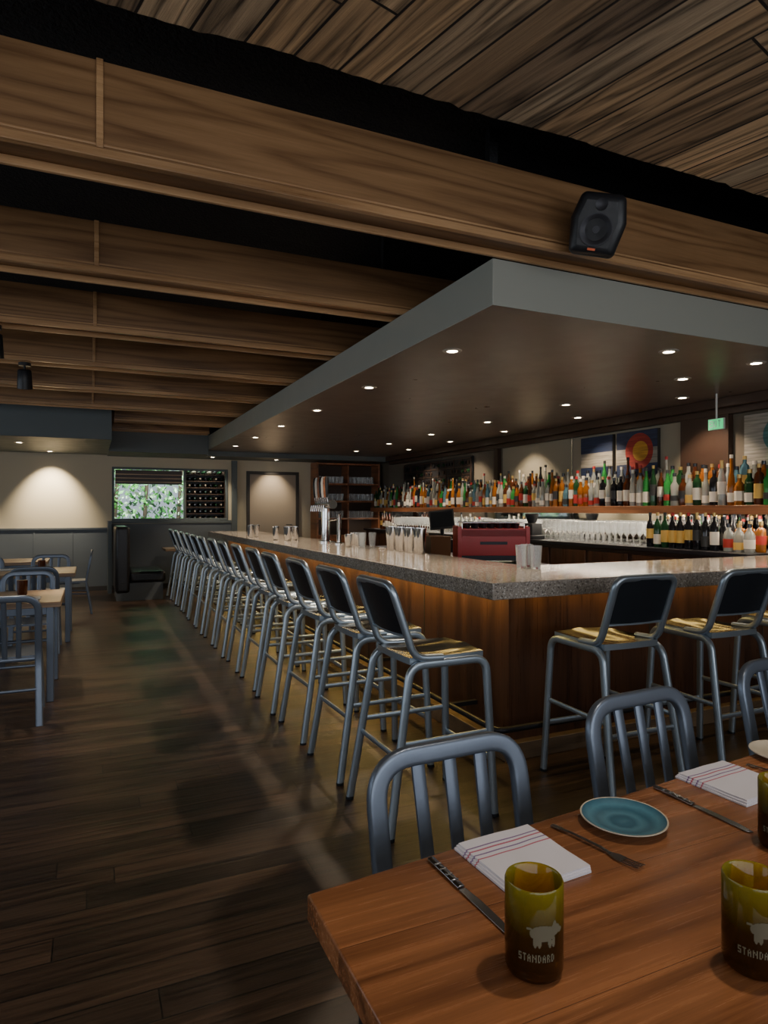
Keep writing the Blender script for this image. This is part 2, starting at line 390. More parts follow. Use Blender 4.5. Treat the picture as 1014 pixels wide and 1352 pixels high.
for xx in (2.9,4.0,5.1): b.box(xx,xx+0.03,2.985,3.165,0.225,0.25)
b.obj('foot_rail',[M['darkm']],parent=bar)
b=MB(); b.box(2.195,2.21,3.2,11.6,CT-0.102,CT-0.091); b.box(2.25,XR-0.1,3.13,3.145,CT-0.102,CT-0.091)
b.obj('led_strip',[M['ledgold']],parent=bar)
def area(name,loc,rot,sx,sy,power,col):
    l=bpy.data.lights.new(name,'AREA'); l.shape='RECTANGLE'; l.size=sx; l.size_y=sy; l.energy=power; l.color=col
    o=bpy.data.objects.new(name,l); S.collection.objects.link(o); o.location=loc; o.rotation_euler=rot; return o
area('led_lamp_long',(2.13,7.4,CT-0.11),(0,R(-8),0),0.05,8.4,34,(1,0.68,0.20))
area('led_lamp_short',(3.9,3.09,CT-0.11),(R(10),0,0),3.2,0.05,4,(1,0.66,0.2))
area('shelf_fill_lamp',(5.28,7.7,1.40),(0,0,0),0.04,8.5,70,(1,0.85,0.66))  # fill light added under the shelf to brighten the glasses

b=MB(); b.box(3.3,4.0,4.6,8.6,0.0,0.90,0); b.box(3.28,4.02,4.58,8.62,0.90,0.93,0)
for k in range(5): b.box(3.29,3.3,4.65+0.8*k,4.65+0.8*k+0.72,0.1,0.85,1)
b.obj('prep_cabinet',[M['darkm'],M['darkm']],bevel=0.004)
b=MB(); b.box(5.02,XR-0.01,3.72,12.0,0.0,1.04,0); b.box(4.98,XR-0.01,3.70,12.02,1.04,1.08,1)
for k in range(13): b.box(5.0,5.02,3.78+0.63*k,3.78+0.63*k+0.57,0.08,1.0,2)
b.obj('back_bar_cabinet',[M['brown'],M['darkm'],M['panel']],bevel=0.004)
b=MB(); b.box(5.24,XR-0.002,3.0,12.3,1.41,1.49,0); b.box(5.40,XR-0.002,3.0,12.3,1.49,1.58,0)
b.obj('bottle_shelf',[M['shelf']],bevel=0.004)
b=MB(); b.box(5.44,XR-0.001,2.9,12.0,2.42,2.508); b.box(5.52,XR-0.001,2.9,12.0,2.36,2.42)
b.obj('trim_3',[M['brown']],bevel=0.003)
b=MB()
for yy in (6.55,9.9): b.box(5.575,5.588,yy,yy+0.02,1.77,2.36)
b.obj('trim_4',[M['steel']])
b=MB(); b.box(5.53,5.598,4.30,4.85,1.76,2.36); b.box(5.53,5.598,8.15,8.25,1.76,2.36); b.obj('trim_5',[M['brown']])
b=MB(); b.box(5.59,5.598,4.86,8.1,1.745,2.36); b.obj('wall_panel_right',[M['bbcream']])
b=MB(); b.box(5.588,5.598,3.0,12.0,1.583,1.742); b.box(5.588,5.598,3.74,12.0,1.084,1.408); b.obj('bar_mirror',[M['mirror']])

# ------------------------------------------------------------ bottles
BM=[P('bottle_clear',(0.55,0.58,0.54),0.06,trans=0.6),P('bottle_green',(0.012,0.05,0.018),0.08,trans=0.1),P('bottle_brown',(0.08,0.022,0.006),0.08,trans=0.2),
    P('bottle_amber',(0.38,0.13,0.018),0.08,trans=0.4),P('bottle_black',(0.010,0.010,0.012),0.08),P('bottle_blue',(0.1,0.22,0.28),0.08,trans=0.4),
    P('label_white',(0.72,0.66,0.56),0.6),P('label_red',(0.4,0.03,0.02),0.5),P('label_yellow',(0.6,0.38,0.09),0.5),P('label_black',(0.03,0.03,0.03),0.5),
    P('cap_gold',(0.5,0.34,0.12),0.3,0.8),P('cap_red',(0.35,0.02,0.02),0.4),P('bottle_bright_green',(0.03,0.25,0.05),0.08,trans=0.2)]
PROF=[[(.036,0),(.038,.01),(.038,.19),(.030,.215),(.0145,.24),(.0135,.29)],
      [(.038,0),(.041,.01),(.041,.17),(.035,.20),(.016,.215),(.016,.25)],
      [(.034,0),(.036,.01),(.034,.20),(.02,.24),(.014,.26),(.014,.31)],
      [(.042,0),(.044,.015),(.044,.14),(.036,.17),(.019,.19),(.018,.23)],
      [(.030,0),(.032,.01),(.034,.14),(.026,.19),(.015,.23),(.014,.33)],
      [(.038,0),(.040,.01),(.036,.10),(.041,.17),(.018,.205),(.017,.26)]]
def bottle(b,x,y,z,kind=None,glass=None,hs=None):
    k=random.choice([0,1,1,2,3,3,4,5,5,1]) if kind is None else kind; hs=hs or random.uniform(1.08,1.38)
    g=glass if glass is not None else random.choice([0,0,0,0,4,2,3,3,3,0,12,1,2,4,5,2,0])
    seg=12; sq=(k in(1,3)) and random.random()<.5
    if sq: seg=6
    pr=[(r,h*hs) for r,h in PROF[k]]
    b.lathe(pr,(x,y,z),seg,g)
    h=pr[-1][1]; rr=pr[-1][0]
    b.lathe([(rr+.002,h-.015),(rr+.002,h+.018)],(x,y,z),8,random.choice([4,10,11,9,4,9,6,10]))
    r0=max(pr[1][0],pr[2][0]); zt=pr[2][1]
    lo,hi=((.25,.8),(.15,.6),(.4,.85))[random.randrange(3)]
    b.lathe([(r0+.0012,zt*lo),(r0+.0012,zt*hi)],(x,y,z),seg,random.choice([6,6,6,7,8,9,6,8]),caps=(False,False))
    if random.random()<.35 and k in (0,2,4): b.lathe([(rr+.0015,h*.86),(rr+.0015,h-.015)],(x,y,z),8,random.choice([10,11,6]),caps=(False,False))
b=MB(); y=3.1
while y<12.2:
    bottle(b,5.31+random.uniform(-.01,.01),y,1.491); y+=random.uniform(.086,.095)
y=3.1
while y<12.2:
    bottle(b,5.48+random.uniform(-.01,.01),y,1.581); y+=random.uniform(.086,.095)
b.obj('liquor_bottles',BM)
def cluster(ys,x=5.12,hs=1.08,kind=0,gl=None):
    b=MB()
    for yy in ys: bottle(b,x,yy,1.081,kind,gl if gl is not None else random.choice([4,4,1,4]),hs)
    b.obj('wine_bottles',BM)
cluster([4.12+.092*i for i in range(9)],hs=1.12); cluster([4.1+.09*i for i in range(9)],5.22,1.0); cluster([4.08+.09*i for i in range(9)],5.32,1.0,2)
cluster([3.80,3.90,4.0],5.15,1.0,3,0); cluster([3.78,3.88,3.98],5.27,1.0,1,3)
cluster([8.05,8.17,8.3,8.42,8.55],5.15,1.0,None,0); cluster([10.95,11.05,11.17,11.3,11.4,11.5],5.15,1.0,None,2)
def wineglass(b,x,y,z):
    b.lathe([(.032,0),(.032,.003),(.004,.008),(.004,.09),(.028,.115),(.041,.15),(.039,.20),(.033,.235)],(x,y,z),14,0,caps=(True,False))
for (ya,yb_) in ((5.02,6.45),(7.0,7.95),(9.2,10.8)):
    b=MB()
    for xx in (5.06,5.15,5.24,5.33,5.42):
        y=ya
        while y<yb_: wineglass(b,xx,y,1.081); y+=.088
    b.obj('wine_glasses',[M['glass']])
e=empty('coffee_grinder',(5.10,6.75,1.081))
b=MB(); b.box(-.1,.1,-.14,.14,0,.05); b.box(-.06,.1,-.08,.08,.05,.20); b.lathe([(.05,.20),(.085,.30),(.085,.32),(.02,.325)],(0,0,0),16,0); b.cyl((-.13,0,.12),(-.05,0,.16),.02)
b.obj('body',[M['blackm']],parent=e,bevel=.008)
e=empty('point_of_sale_screen',(4.45,7.9,.0),R(-125))
b=MB(); b.box(-.22,.22,-.22,.22,0,1.04,0); b.box(-.12,.1,-.12,.12,1.04,1.07,1); b.cyl((0,0,1.07),(.03,0,1.26),.025,1)
b.M=Matrix.Translation((.05,0,1.31))@Matrix.Rotation(R(-20),4,'Y')@Matrix.Rotation(R(7),4,'X'); b.box(-.02,.02,-.17,.17,-.13,.14,1); b.box(.02,.023,-.15,.15,-.11,.12,2)
b.obj('screen',[M['darkm'],M['blackm'],P('screen_glass',(0.01,0.012,0.015),0.08)],parent=e,bevel=.005)

e=empty('espresso_machine',(3.64,5.5,0.931),R(-24+180)); e.scale=(.94,.94,.96)
b=MB()
b.box(-.34,.34,-.18,.24,.03,.08,1)
b.box(-.34,.34,.0,.25,.08,.34,0)
b.box(-.34,.34,-.20,.25,.27,.35,0)
b.prism([(-.37,-.2),(-.33,-.2),(-.33,.26),(-.37,.26)],.02,.37,0); b.prism([(.33,-.2),(.37,-.2),(.37,.26),(.33,.26)],.02,.37,0)
b.box(-.14,.14,.25,.254,.19,.22,1)
b.obj('body',[M['red'],M['darkm']],parent=e,bevel=.018,bseg=3)
b=MB()
for xx in (-.17,.13):
    b.lathe([(.04,0),(.045,.06)],(xx,-.1,.21),16,0); b.cyl((xx,-.1,.22),(xx,-.26,.2),.013,1); b.lathe([(.035,0),(.035,.03)],(xx,-.1,.18),16,0)
for xx in (-.3,.28): b.sweep(fillet([(xx,-.16,.28),(xx,-.22,.25),(xx,-.21,.12)],.03),.012,.012,(1,0,0),0,8,1)
b.sweep(fillet([(-.32,-.18,.36),(-.32,-.18,.41),(.32,-.18,.41),(.32,-.18,.36)],.02),.012,.012,(0,1,0),0,8,1)
b.sweep(fillet([(-.32,.22,.35),(-.32,.22,.41),(.32,.22,.41),(.32,.22,.35)],.02),.012,.012,(0,1,0),0,8,1)
for xx in (-.3,.3):
    for yy in (-.14,.18): b.cyl((xx,yy,0),(xx,yy,.03),.02,1)
for i in range(7):
    for j in range(3): b.lathe([(.022,0),(.033,.05),(.03,.05),(.02,.006)],(-.26+.085*i,-.1+.11*j,.351),12,2,caps=(True,True))
b.obj('fittings',[M['chrome'],M['blackm'],M['darkm']],parent=e)

def tin(b,x,y,z,h=.18,r=.042): b.lathe([(r*.72,0),(r*.75,.004),(r,h),(r-.002,h),(r*.72-.002,.006)],(x,y,z),18,0,caps=(True,True))
b=MB()
for i in range(8): tin(b,2.58+(i%2)*.02,4.95+.095*i,CT+.001,.22,.046)
b.obj('shaker_tins',[M['chrome']])
b=MB()
for (x,y) in [(2.2,7.7),(2.3,7.75),(2.22,7.85),(2.33,7.9),(2.12,8.0),(2.0,8.9),(2.1,8.95),(2.05,9.05)]: tin(b,x,y,CT+.001,.17)
b.obj('shaker_tins',[M['chrome']])
b=MB()
for (x,y) in [(2.56,6.3),(2.6,6.45),(2.4,6.2),(2.62,6.6)]: tin(b,x,y,CT+.001,.13)
b.obj('shaker_tins',[M['chrome']])
b=MB()
for (x,y) in [(2.56,3.50),(2.65,3.56),(2.60,3.40),(2.47,6.0),(2.5,6.1),(2.6,6.05)]: b.lathe([(.028,0),(.03,.01),(.04,.15),(.037,.15),(.028,.014)],(x,y,CT+.001),18,0)
b.obj('pint_glasses',[M['glass']])
b=MB(); b.box(3.35,3.6,6.2,6.5,.931,1.16,0); b.lathe([(.07,0),(.09,.1),(.09,.24),(.085,.24)],(3.6,6.9,.931),18,0); b.lathe([(.06,0),(.07,.2),(.05,.26)],(3.45,7.3,.931),18,0)
b.obj('bar_caddy',[P('brown_caddy',(0.16,0.08,0.04),.4)],bevel=.004)
e=empty('beer_tap_tower',(2.5,7.2,CT))
b=MB(); b.lathe([(.08,0),(.08,.015),(.05,.025),(.05,.42),(.05,.44)],(0,0,.001),20,0)
b.sweep(fillet([(0,-.26,.44),(0,.26,.44)],.01),.10,.10,(1,0,0),0,16,1)
for i in range(7):
    yy=-.22+.073*i
    b.cyl((-.04,yy,.44),(-.10,yy,.42),.011,0); b.cyl((-.10,yy,.43),(-.11,yy,.36),.009,0)
    b.cyl((-.05,yy,.47),(-.06,yy,.52),.008,0)
    b.lathe([(.010,0),(.019,.06),(.024,.17),(.018,.22),(.006,.24)],(-.06,yy,.52),10,1+i%3)
b.obj('tower',[M['chrome'],M['blackm'],M['shelf'],M['white']],parent=e)
b=MB(); b.lathe([(.05,0),(.05,.01),(.025,.02),(.025,.30),(.03,.33),(.0,.34)],(2.5,6.75,CT+.001),16,0); b.cyl((2.5,6.75,CT+.28),(2.38,6.75,CT+.26),.012)
b.obj('water_tap',[M['chrome']])

# ------------------------------------------------------------ art & exit sign
def art(name,y0,y1,z0,z1,mat):
    b=MB(); b.box(5.55,5.588,y0,y1,z0,z1,0); b.box(5.545,5.55,y0+.005,y1-.005,z0+.005,z1-.005,1)
    return b.obj(name,[M['frame'],mat])
def artmat(name,build):
    m,nt,bs=newmat(name); tc=nt.nodes.new('ShaderNodeTexCoord'); sp=nt.nodes.new('ShaderNodeSeparateXYZ'); nt.links.new(tc.outputs['Object'],sp.inputs[0])
    c=build(nt,sp,tc)
    n=nt.nodes.new('ShaderNodeTexNoise'); mp=nt.nodes.new('ShaderNodeMapping'); mp.inputs['Scale'].default_value=(1,4,60); nt.links.new(tc.outputs['Object'],mp.inputs[0]); nt.links.new(mp.outputs[0],n.inputs['Vector']); n.inputs['Scale'].default_value=1
    t=ramp(nt,[(.3,(.5,.5,.5)),(.7,(1,1,1))]); nt.links.new(n.outputs['Fac'],t.inputs['Fac'])
    nt.links.new(mixc(nt,'MULTIPLY',1.0,c,t.outputs['Color']),bs.inputs['Base Color']); bs.inputs['Roughness'].default_value=.6; return m
def stripes(nt,sp):
    mr=nt.nodes.new('ShaderNodeMapRange'); mr.inputs['From Min'].default_value=1.75; mr.inputs['From Max'].default_value=2.33
    nt.links.new(sp.outputs[2],mr.inputs['Value'])
    rp=ramp(nt,[(0,(.02,.035,.09)),(.36,(.36,.33,.27)),(.66,(.02,.035,.09))]); rp.color_ramp.interpolation='CONSTANT'
    nt.links.new(mr.outputs['Result'],rp.inputs['Fac']); return rp.outputs['Color']
def circ(nt,tc,c,r):
    d=nt.nodes.new('ShaderNodeVectorMath'); d.operation='DISTANCE'; nt.links.new(tc.outputs['Object'],d.inputs[0]); d.inputs[1].default_value=c
    l=nt.nodes.new('ShaderNodeMath'); l.operation='LESS_THAN'; nt.links.new(d.outputs['Value'],l.inputs[0]); l.inputs[1].default_value=r; return l.outputs[0]
def f1(nt,sp,tc): return stripes(nt,sp)
def f2(nt,sp,tc):
    c=stripes(nt,sp); c=mixc(nt,'MIX',circ(nt,tc,(5.545,5.42,2.10),.20),c,(.38,.03,.02)); return mixc(nt,'MIX',circ(nt,tc,(5.545,5.40,2.10),.11),c,(.6,.3,.03))
def f3(nt,sp,tc):
    return mixc(nt,'MIX',circ(nt,tc,(5.545,3.80,2.12),.16),(.38,.36,.31),(.06,.2,.2))
art('flag_painting',5.82,6.36,1.76,2.33,artmat('flag_stripes',f1))
art('flag_painting',5.16,5.76,1.76,2.33,artmat('flag_sun',f2))
art('abstract_painting',3.5,4.15,1.76,2.33,artmat('abstract_teal',f3))
b=MB(); b.box(5.2,5.22,4.09,4.25,2.18,2.28,0); b.box(5.195,5.2,4.095,4.245,2.185,2.275,1); b.cyl((5.21,4.17,2.28),(5.21,4.17,2.509),.008,0)
def bx(ya,yb,za,zb): b.box(5.192,5.195,ya,yb,za,zb,2)
bx(4.226,4.231,2.2,2.262); [bx(4.205,4.231,z,z+.009) for z in (2.2,2.228,2.253)]
for s_ in (1,-1):
    b.M=Matrix.Translation((0,4.185,2.231))@Matrix.Rotation(R(25*s_),4,'X'); b.box(5.1915,5.195,-.003,.003,-.033,.033,2)
b.M=Matrix(); bx(4.158,4.164,2.2,2.262); bx(4.125,4.131,2.2,2.262); bx(4.114,4.142,2.253,2.262)
b.obj('exit_sign',[M['white'],M['exit'],M['white']])

b=MB(); b.box(5.56,5.587,8.9,11.4,1.745,2.32,0)
for i in range(10): b.box(5.55,5.56,8.92+.27*i,8.94+.27*i,1.76,2.30,1)
for j in range(5): b.box(5.545,5.56,8.92,11.38,1.76+.13*j,1.775+.13*j,1)
random.seed(3)
for i in range(26):
    for j in range(4):
        if random.random()<.7: b.lathe([(.03,0),(.03,.02)],(5.56,9.0+.09*i,1.83+.13*j),8,random.choice([2,3,3,1]),axis=(-1,0,0))
b.obj('wine_window_reflection',[M['blackm'],M['brown'],BM[1],M['darkm']])  # mirror reflection of the window wine rack, modelled as a solid panel

# ------------------------------------------------------------ back wall items
b=MB(); b.box(2.86,3.80,YB-.03,YB-.002,.01,2.15,0)
b.obj('door_1',[M['door']],bevel=.003)
b=MB(); b.box(2.80,2.86,YB-.05,YB-.001,0,2.21); b.box(3.80,3.86,YB-.05,YB-.001,0,2.21); b.box(2.86,3.80,YB-.05,YB-.001,2.15,2.21); b.obj('trim_6',[M['frame']])
b=MB(); b.cyl((3.70,YB-.03,1.15),(3.70,YB-.09,1.15),.012); b.cyl((3.70,YB-.085,1.15),(3.58,YB-.085,1.15),.01); b.obj('door_handle',[M['steel']])
b=MB()
b.box(4.12,4.16,12.4,YB-.01,0,2.40,0); b.box(5.46,5.5,12.4,YB-.01,0,2.40,0); b.box(4.16,5.46,YB-.04,YB-.01,0,2.40,1)
for z in (0.9,1.25,1.6,1.95,2.36): b.box(4.16,5.46,12.4,YB-.04,z,z+.035,0)
b.box(4.78,4.81,12.4,YB-.04,.935,2.36,0)
b.box(4.16,5.46,12.42,12.44,0,.9,0)
b.obj('glass_cabinet',[M['shelf'],M['brown']])
b=MB()
for z in (1.286,1.636,1.986):
    for i in range(13):
        if abs(4.22+.095*i-4.795)<.06: continue
        for yy in (12.5,12.62): b.lathe([(.03,0),(.035,.14),(.032,.14)],(4.22+.095*i,yy,z),10,0)
b.obj('cabinet_glasses',[M['glass']])
b=MB(); b.box(1.68,2.40,YB+.125,YB+.45,1.2,1.24,0); b.box(1.66,1.68,YB+.125,YB+.45,0,2.3,0); b.box(2.40,2.42,YB+.125,YB+.45,0,2.3,0); b.box(1.68,2.40,YB+.42,YB+.45,0,2.3,1)
for j in range(8):
    z=1.24+.125*j
    b.box(1.68,2.40,YB+.13,YB+.42,z,z+.016,0)
    for i in range(7): b.lathe([(.016,0),(.016,.08),(.038,.12),(.038,.25)],(1.74+.1*i,YB+.14,z+.058),8,2+(i+j)%3,axis=(0,1,0))
b.obj('wine_rack',[M['brown'],M['blackm'],BM[4],BM[1],P('foil',(0.5,0.42,0.3),.3,.7)])
b=MB(); b.box(0.42,1.60,YB+.13,YB+.3,1.93,2.19,0)
for z in (1.96,2.03,2.10): b.box(0.42,1.60,YB+.12,YB+.13,z,z+.014,1)
b.obj('window_valance',[M['brown'],M['beamlip']])
b=MB(); b.box(-6,8,YB+.6,YB+8,-.12,-.02); b.obj('ground',[P('ground_soil',(0.1,0.09,0.05),.9)])
leafm=[]
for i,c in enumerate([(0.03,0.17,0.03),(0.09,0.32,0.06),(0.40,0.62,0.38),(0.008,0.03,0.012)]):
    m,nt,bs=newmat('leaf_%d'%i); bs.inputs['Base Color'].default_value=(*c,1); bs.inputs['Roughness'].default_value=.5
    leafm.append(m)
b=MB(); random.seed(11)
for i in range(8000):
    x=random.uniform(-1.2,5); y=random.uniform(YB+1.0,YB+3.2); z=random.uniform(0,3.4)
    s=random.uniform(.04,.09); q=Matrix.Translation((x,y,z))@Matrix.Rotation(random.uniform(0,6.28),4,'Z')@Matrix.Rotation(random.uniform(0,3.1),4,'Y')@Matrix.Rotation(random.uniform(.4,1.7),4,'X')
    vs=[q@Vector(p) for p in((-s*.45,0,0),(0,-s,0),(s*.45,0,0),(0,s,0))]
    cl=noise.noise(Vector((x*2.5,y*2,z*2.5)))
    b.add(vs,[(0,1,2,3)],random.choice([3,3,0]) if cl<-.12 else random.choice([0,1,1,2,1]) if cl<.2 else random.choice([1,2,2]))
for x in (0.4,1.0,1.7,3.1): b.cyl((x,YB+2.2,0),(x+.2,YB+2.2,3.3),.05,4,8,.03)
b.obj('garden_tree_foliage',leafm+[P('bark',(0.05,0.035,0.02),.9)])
area('garden_daylight',(1.5,YB+.75,3.6),(R(50),0,0),5,1,900,(0.92,1.0,1.0))

# ------------------------------------------------------------ booth
e=empty('booth_bench',(0,0,0))
b=MB(); b.box(.36,.58,11.1,12.15,.12,1.18); b.box(.58,1.12,11.1,12.15,.28,.46); b.obj('cushions',[M['leather']],parent=e,bevel=.05,bseg=5)
b=MB(); b.box(.38,1.08,11.13,12.12,0,.28); b.obj('plinth',[M['wains']],parent=e)
b=MB(); b.box(1.2,1.95,11.95,12.6,.72,.76,0); b.cyl((1.57,12.27,.03),(1.57,12.27,.72),.035,1); b.lathe([(.24,0),(.24,.015),(.04,.03)],(1.57,12.27,0),24,1); b.obj('cafe_table',[M['tabletop_l'],M['darkm']],bevel=.004)

# ------------------------------------------------------------ stools & chairs
def build_stool():
    b=MB()
    for sgn in (1,-1):
        b.sweep(fillet([(-.31,.235*sgn,0),(-.19,.195*sgn,.745),(.215,.195*sgn,.745),(.245,.225*sgn,0)],[0,.07,.07,0]),.038,.028,(0,1,0),0)
        for (fx,fy) in ((-.31,.235),(.245,.225)): b.lathe([(.021,0),(.021,.012)],(fx,fy*sgn,0),10,2)
    b.sweep(fillet([(-.02,.19,.768),(-.165,.19,.775),(-.285,.19,1.115),(-.285,-.19,1.115),(-.165,-.19,.775),(-.02,-.19,.768)],[0,.06,.06,.06,.06,0]),.034,.034,(.93,0,.36),0,12,.7)
    vs=[];N=8
    for lay in (0,1):
        for j in range(2):
            for i in range(N+1):
                t=i/N; y=-.18+.36*t; z=.875+.23*j; x=-.198-.0832*j*1.0-.02*math.sin(math.pi*t)+.007*lay
                vs.append((x,y,z))
    fs=[];m=N+1
    for i in range(N):
        fs+= [(i,i+1,m+i+1,m+i),(2*m+i,3*m+i,3*m+i+1,2*m+i+1),(i,2*m+i,2*m+i+1,i+1),(m+i,m+i+1,3*m+i+1,3*m+i)]
    b.add(vs,fs,2,True)
    b.sweep([(-.200,-.185,.875),(-.215,0,.875),(-.200,.185,.875)],.018,.014,(0,0,1),0,8,.8)
    G=16; vs=[];fs=[]
    for i in range(G+1):
        for j in range(G+1):
            u=-1+2*i/G;v=-1+2*j/G
            x=.015+.205*u*(1-.04*v*v); y=.185*v*(1-.05*u*u)
            z=.776-.026*(1-u*u)*(1-v**4)*(.75+.25*math.cos(v*6.28))+.008*math.exp(-(v*4)**2)*max(u,0)
            vs.append((x,y,z))
    n=G+1
    for i in range(G):
        for j in range(G): fs.append((i*n+j,(i+1)*n+j,(i+1)*n+j+1,i*n+j+1))
    b.add(vs,fs,1,True)
    b.add([(x,y,.745) for x,y,z in vs],[f[::-1] for f in fs],1,True)
    rim=[i*n for i in range(n)]+[G*n+j for j in range(1,n)]+[i*n+G for i in range(G-1,-1,-1)]+[j for j in range(G-1,0,-1)]
    rv=[vs[i] for i in rim]; k=len(rv)
    b.add(rv+[(x,y,.745) for x,y,z in rv],[(i,(i+1)%k,k+(i+1)%k,k+i) for i in range(k)],0,False)
    def legp(front,sgn,z):
        t=z/.745
        if front: return (.245-.03*t,(.225-.03*t)*sgn,z)
        return (-.31+.12*t,(.235-.04*t)*sgn,z)
    b.sweep([legp(True,1,.27),legp(True,-1,.27)],.03,.018,(1,0,0),0,8,.8)
    b.sweep([legp(False,1,.34),legp(False,-1,.34)],.026,.016,(1,0,0),0,8,.8)
    for s_ in (1,-1): b.sweep([legp(False,s_,.40),legp(True,s_,.40)],.026,.014,(0,1,0),0,8,.8)
    return b.obj('bar_stool_mesh',[M['alu'],M['seat'],M['backp']],data_only=True)
random.seed(5)
stool=build_stool()
for i in range(14): place('bar_stool',stool,(1.5+random.uniform(-.01,.01),2.825+.645*i,0),R(random.uniform(-1.5,1.5)))
for i,xx in enumerate((2.52,3.28,4.03,4.78)): place('bar_stool',stool,(xx,2.69,0),R(90+random.uniform(-2,2)))

def build_chair(mm):
    b=MB()
    for sgn in (1,-1):
        b.sweep(fillet([(.21,.205*sgn,0),(.19,.19*sgn,.44),(-.12,.19*sgn,.44)],[0,.05,0]),.032,.026,(0,1,0),0)
        b.sweep(fillet([(.19,.19*sgn,.30),(-.22,.19*sgn,.28)],.01),.022,.016,(0,1,0),0,8,.8)
    b.sweep(fillet([(-.27,.21,0),(-.195,.20,.44),(-.275,.205,.86),(-.275,-.205,.86),(-.195,-.20,.44),(-.27,-.21,0)],[0,.08,.10,.10,.08,0],10),.046,.028,(1,0,.15),0,16,.42)
    for yy in (-.085,0,.085):
        b.sweep(fillet([(-.195,yy*.95,.45),(-.225,yy,.62),(-.272,yy*1.05,.845)],.05),.034,.014,(1,0,.2),0,10,.5)
    b.sweep([(-.195,-.19,.44),(-.195,.19,.44)],.03,.02,(1,0,0),0,8,.7); b.sweep([(.2,-.19,.31),(.2,.19,.31)],.022,.016,(1,0,0),0,8,.8)
    b.sweep([(-.235,-.2,.24),(-.235,.2,.24)],.022,.016,(1,0,0),0,8,.8)
    G=8;vs=[];fs=[];n=G+1
    for i in range(n):
        for j in range(n):
            u=-1+2*i/G;v=-1+2*j/G; vs.append((.01+.205*u*(1-.03*v*v),.19*v*(1-.04*u*u),.462-.015*(1-u*u)*(1-v*v)))
    for i in range(G):
        for j in range(G): fs.append((i*n+j,(i+1)*n+j,(i+1)*n+j+1,i*n+j+1))
    b.add(vs,fs,1,True); b.add([(x,y,.445) for x,y,z in vs],[f[::-1] for f in fs],1,False)
    rim=[i*n for i in range(n)]+[G*n+j for j in range(1,n)]+[i*n+G for i in range(G-1,-1,-1)]+[j for j in range(G-1,0,-1)]
    rv=[vs[i] for i in rim];k=len(rv)
    b.add(rv+[(x,y,.445) for x,y,z in rv],[(i,(i+1)%k,k+(i+1)%k,k+i) for i in range(k)],1,False)
    return b.obj('dining_chair_mesh',mm,data_only=True)
chair=build_chair([M['alud'],M['alud']])
for (x,y,r) in [(.815,1.125,-88),(1.58,1.26,-86),(2.42,1.40,-85)]: place('dining_chair',chair,(x,y,0),R(r))
for (x,y,r) in [(-.52,5.20,90),(-1.15,5.18,90),(-.52,6.60,-90),(-1.2,6.62,-88),
                (-.5,7.60,88),(-1.2,7.58,90),(-.45,9.02,-90),(-1.2,9.02,-92),(-.25,10.15,180),(-1.9,10.1,0)]:
    place('dining_chair',chair,(x,y,0),R(r))
def dtable(x0,x1,y0,y1):
    b=MB(); b.box(x0,x1,y0,y1,.72,.76,0); b.box(x0+.06,x1-.06,y0+.06,y1-.06,.66,.72,1)
    for xx in (x0+.05,x1-.10):
        for yy in (y0+.05,y1-.10): b.box(xx,xx+.05,yy,yy+.05,0,.72,1)
    return b.obj('dining_table',[M['tabletop_l'],M['alud']],bevel=.004)
dtable(-1.5,-.20,5.46,6.32); dtable(-1.5,-.15,7.87,8.75); dtable(-1.65,-.52,9.75,10.5)
b=MB()
for (x,y) in [(-.5,6.0),(-.9,5.7),(-.5,8.3)]: b.lathe([(.032,0),(.036,.01),(.04,.12),(.036,.12),(.03,.01)],(x,y,.761),16,0)
b.obj('tumblers',[BM[2]])
b=MB()
for (x,y) in [(-.45,5.7),(-.45,8.1),(-.9,8.5)]: b.box(x-.1,x+.1,y-.06,y+.06,.761,.775)
b.obj('folded_napkins',[M['white']],bevel=.004)

# ------------------------------------------------------------ foreground table
e=empty('dining_table')
TZ=.76
b=MB(); b.prism([(.355,.25),(2.95,.40),(2.95,1.365),(.355,1.123)],TZ-.048,TZ)
b.obj('tabletop',[M['tabletop']],parent=e,bevel=.004)
b=MB()
for (x,y) in [(.42,.34),(2.82,.46),(.42,.98),(2.82,1.2)]:
    b.box(x,x+.06,y,y+.06,0,TZ-.048)
b.box(.46,2.84,.36,.38,TZ-.10,TZ-.048); b.box(.46,2.84,1.0,1.02,TZ-.10,TZ-.048)
b.obj('legs',[M['darkm']],parent=e,bevel=.003)

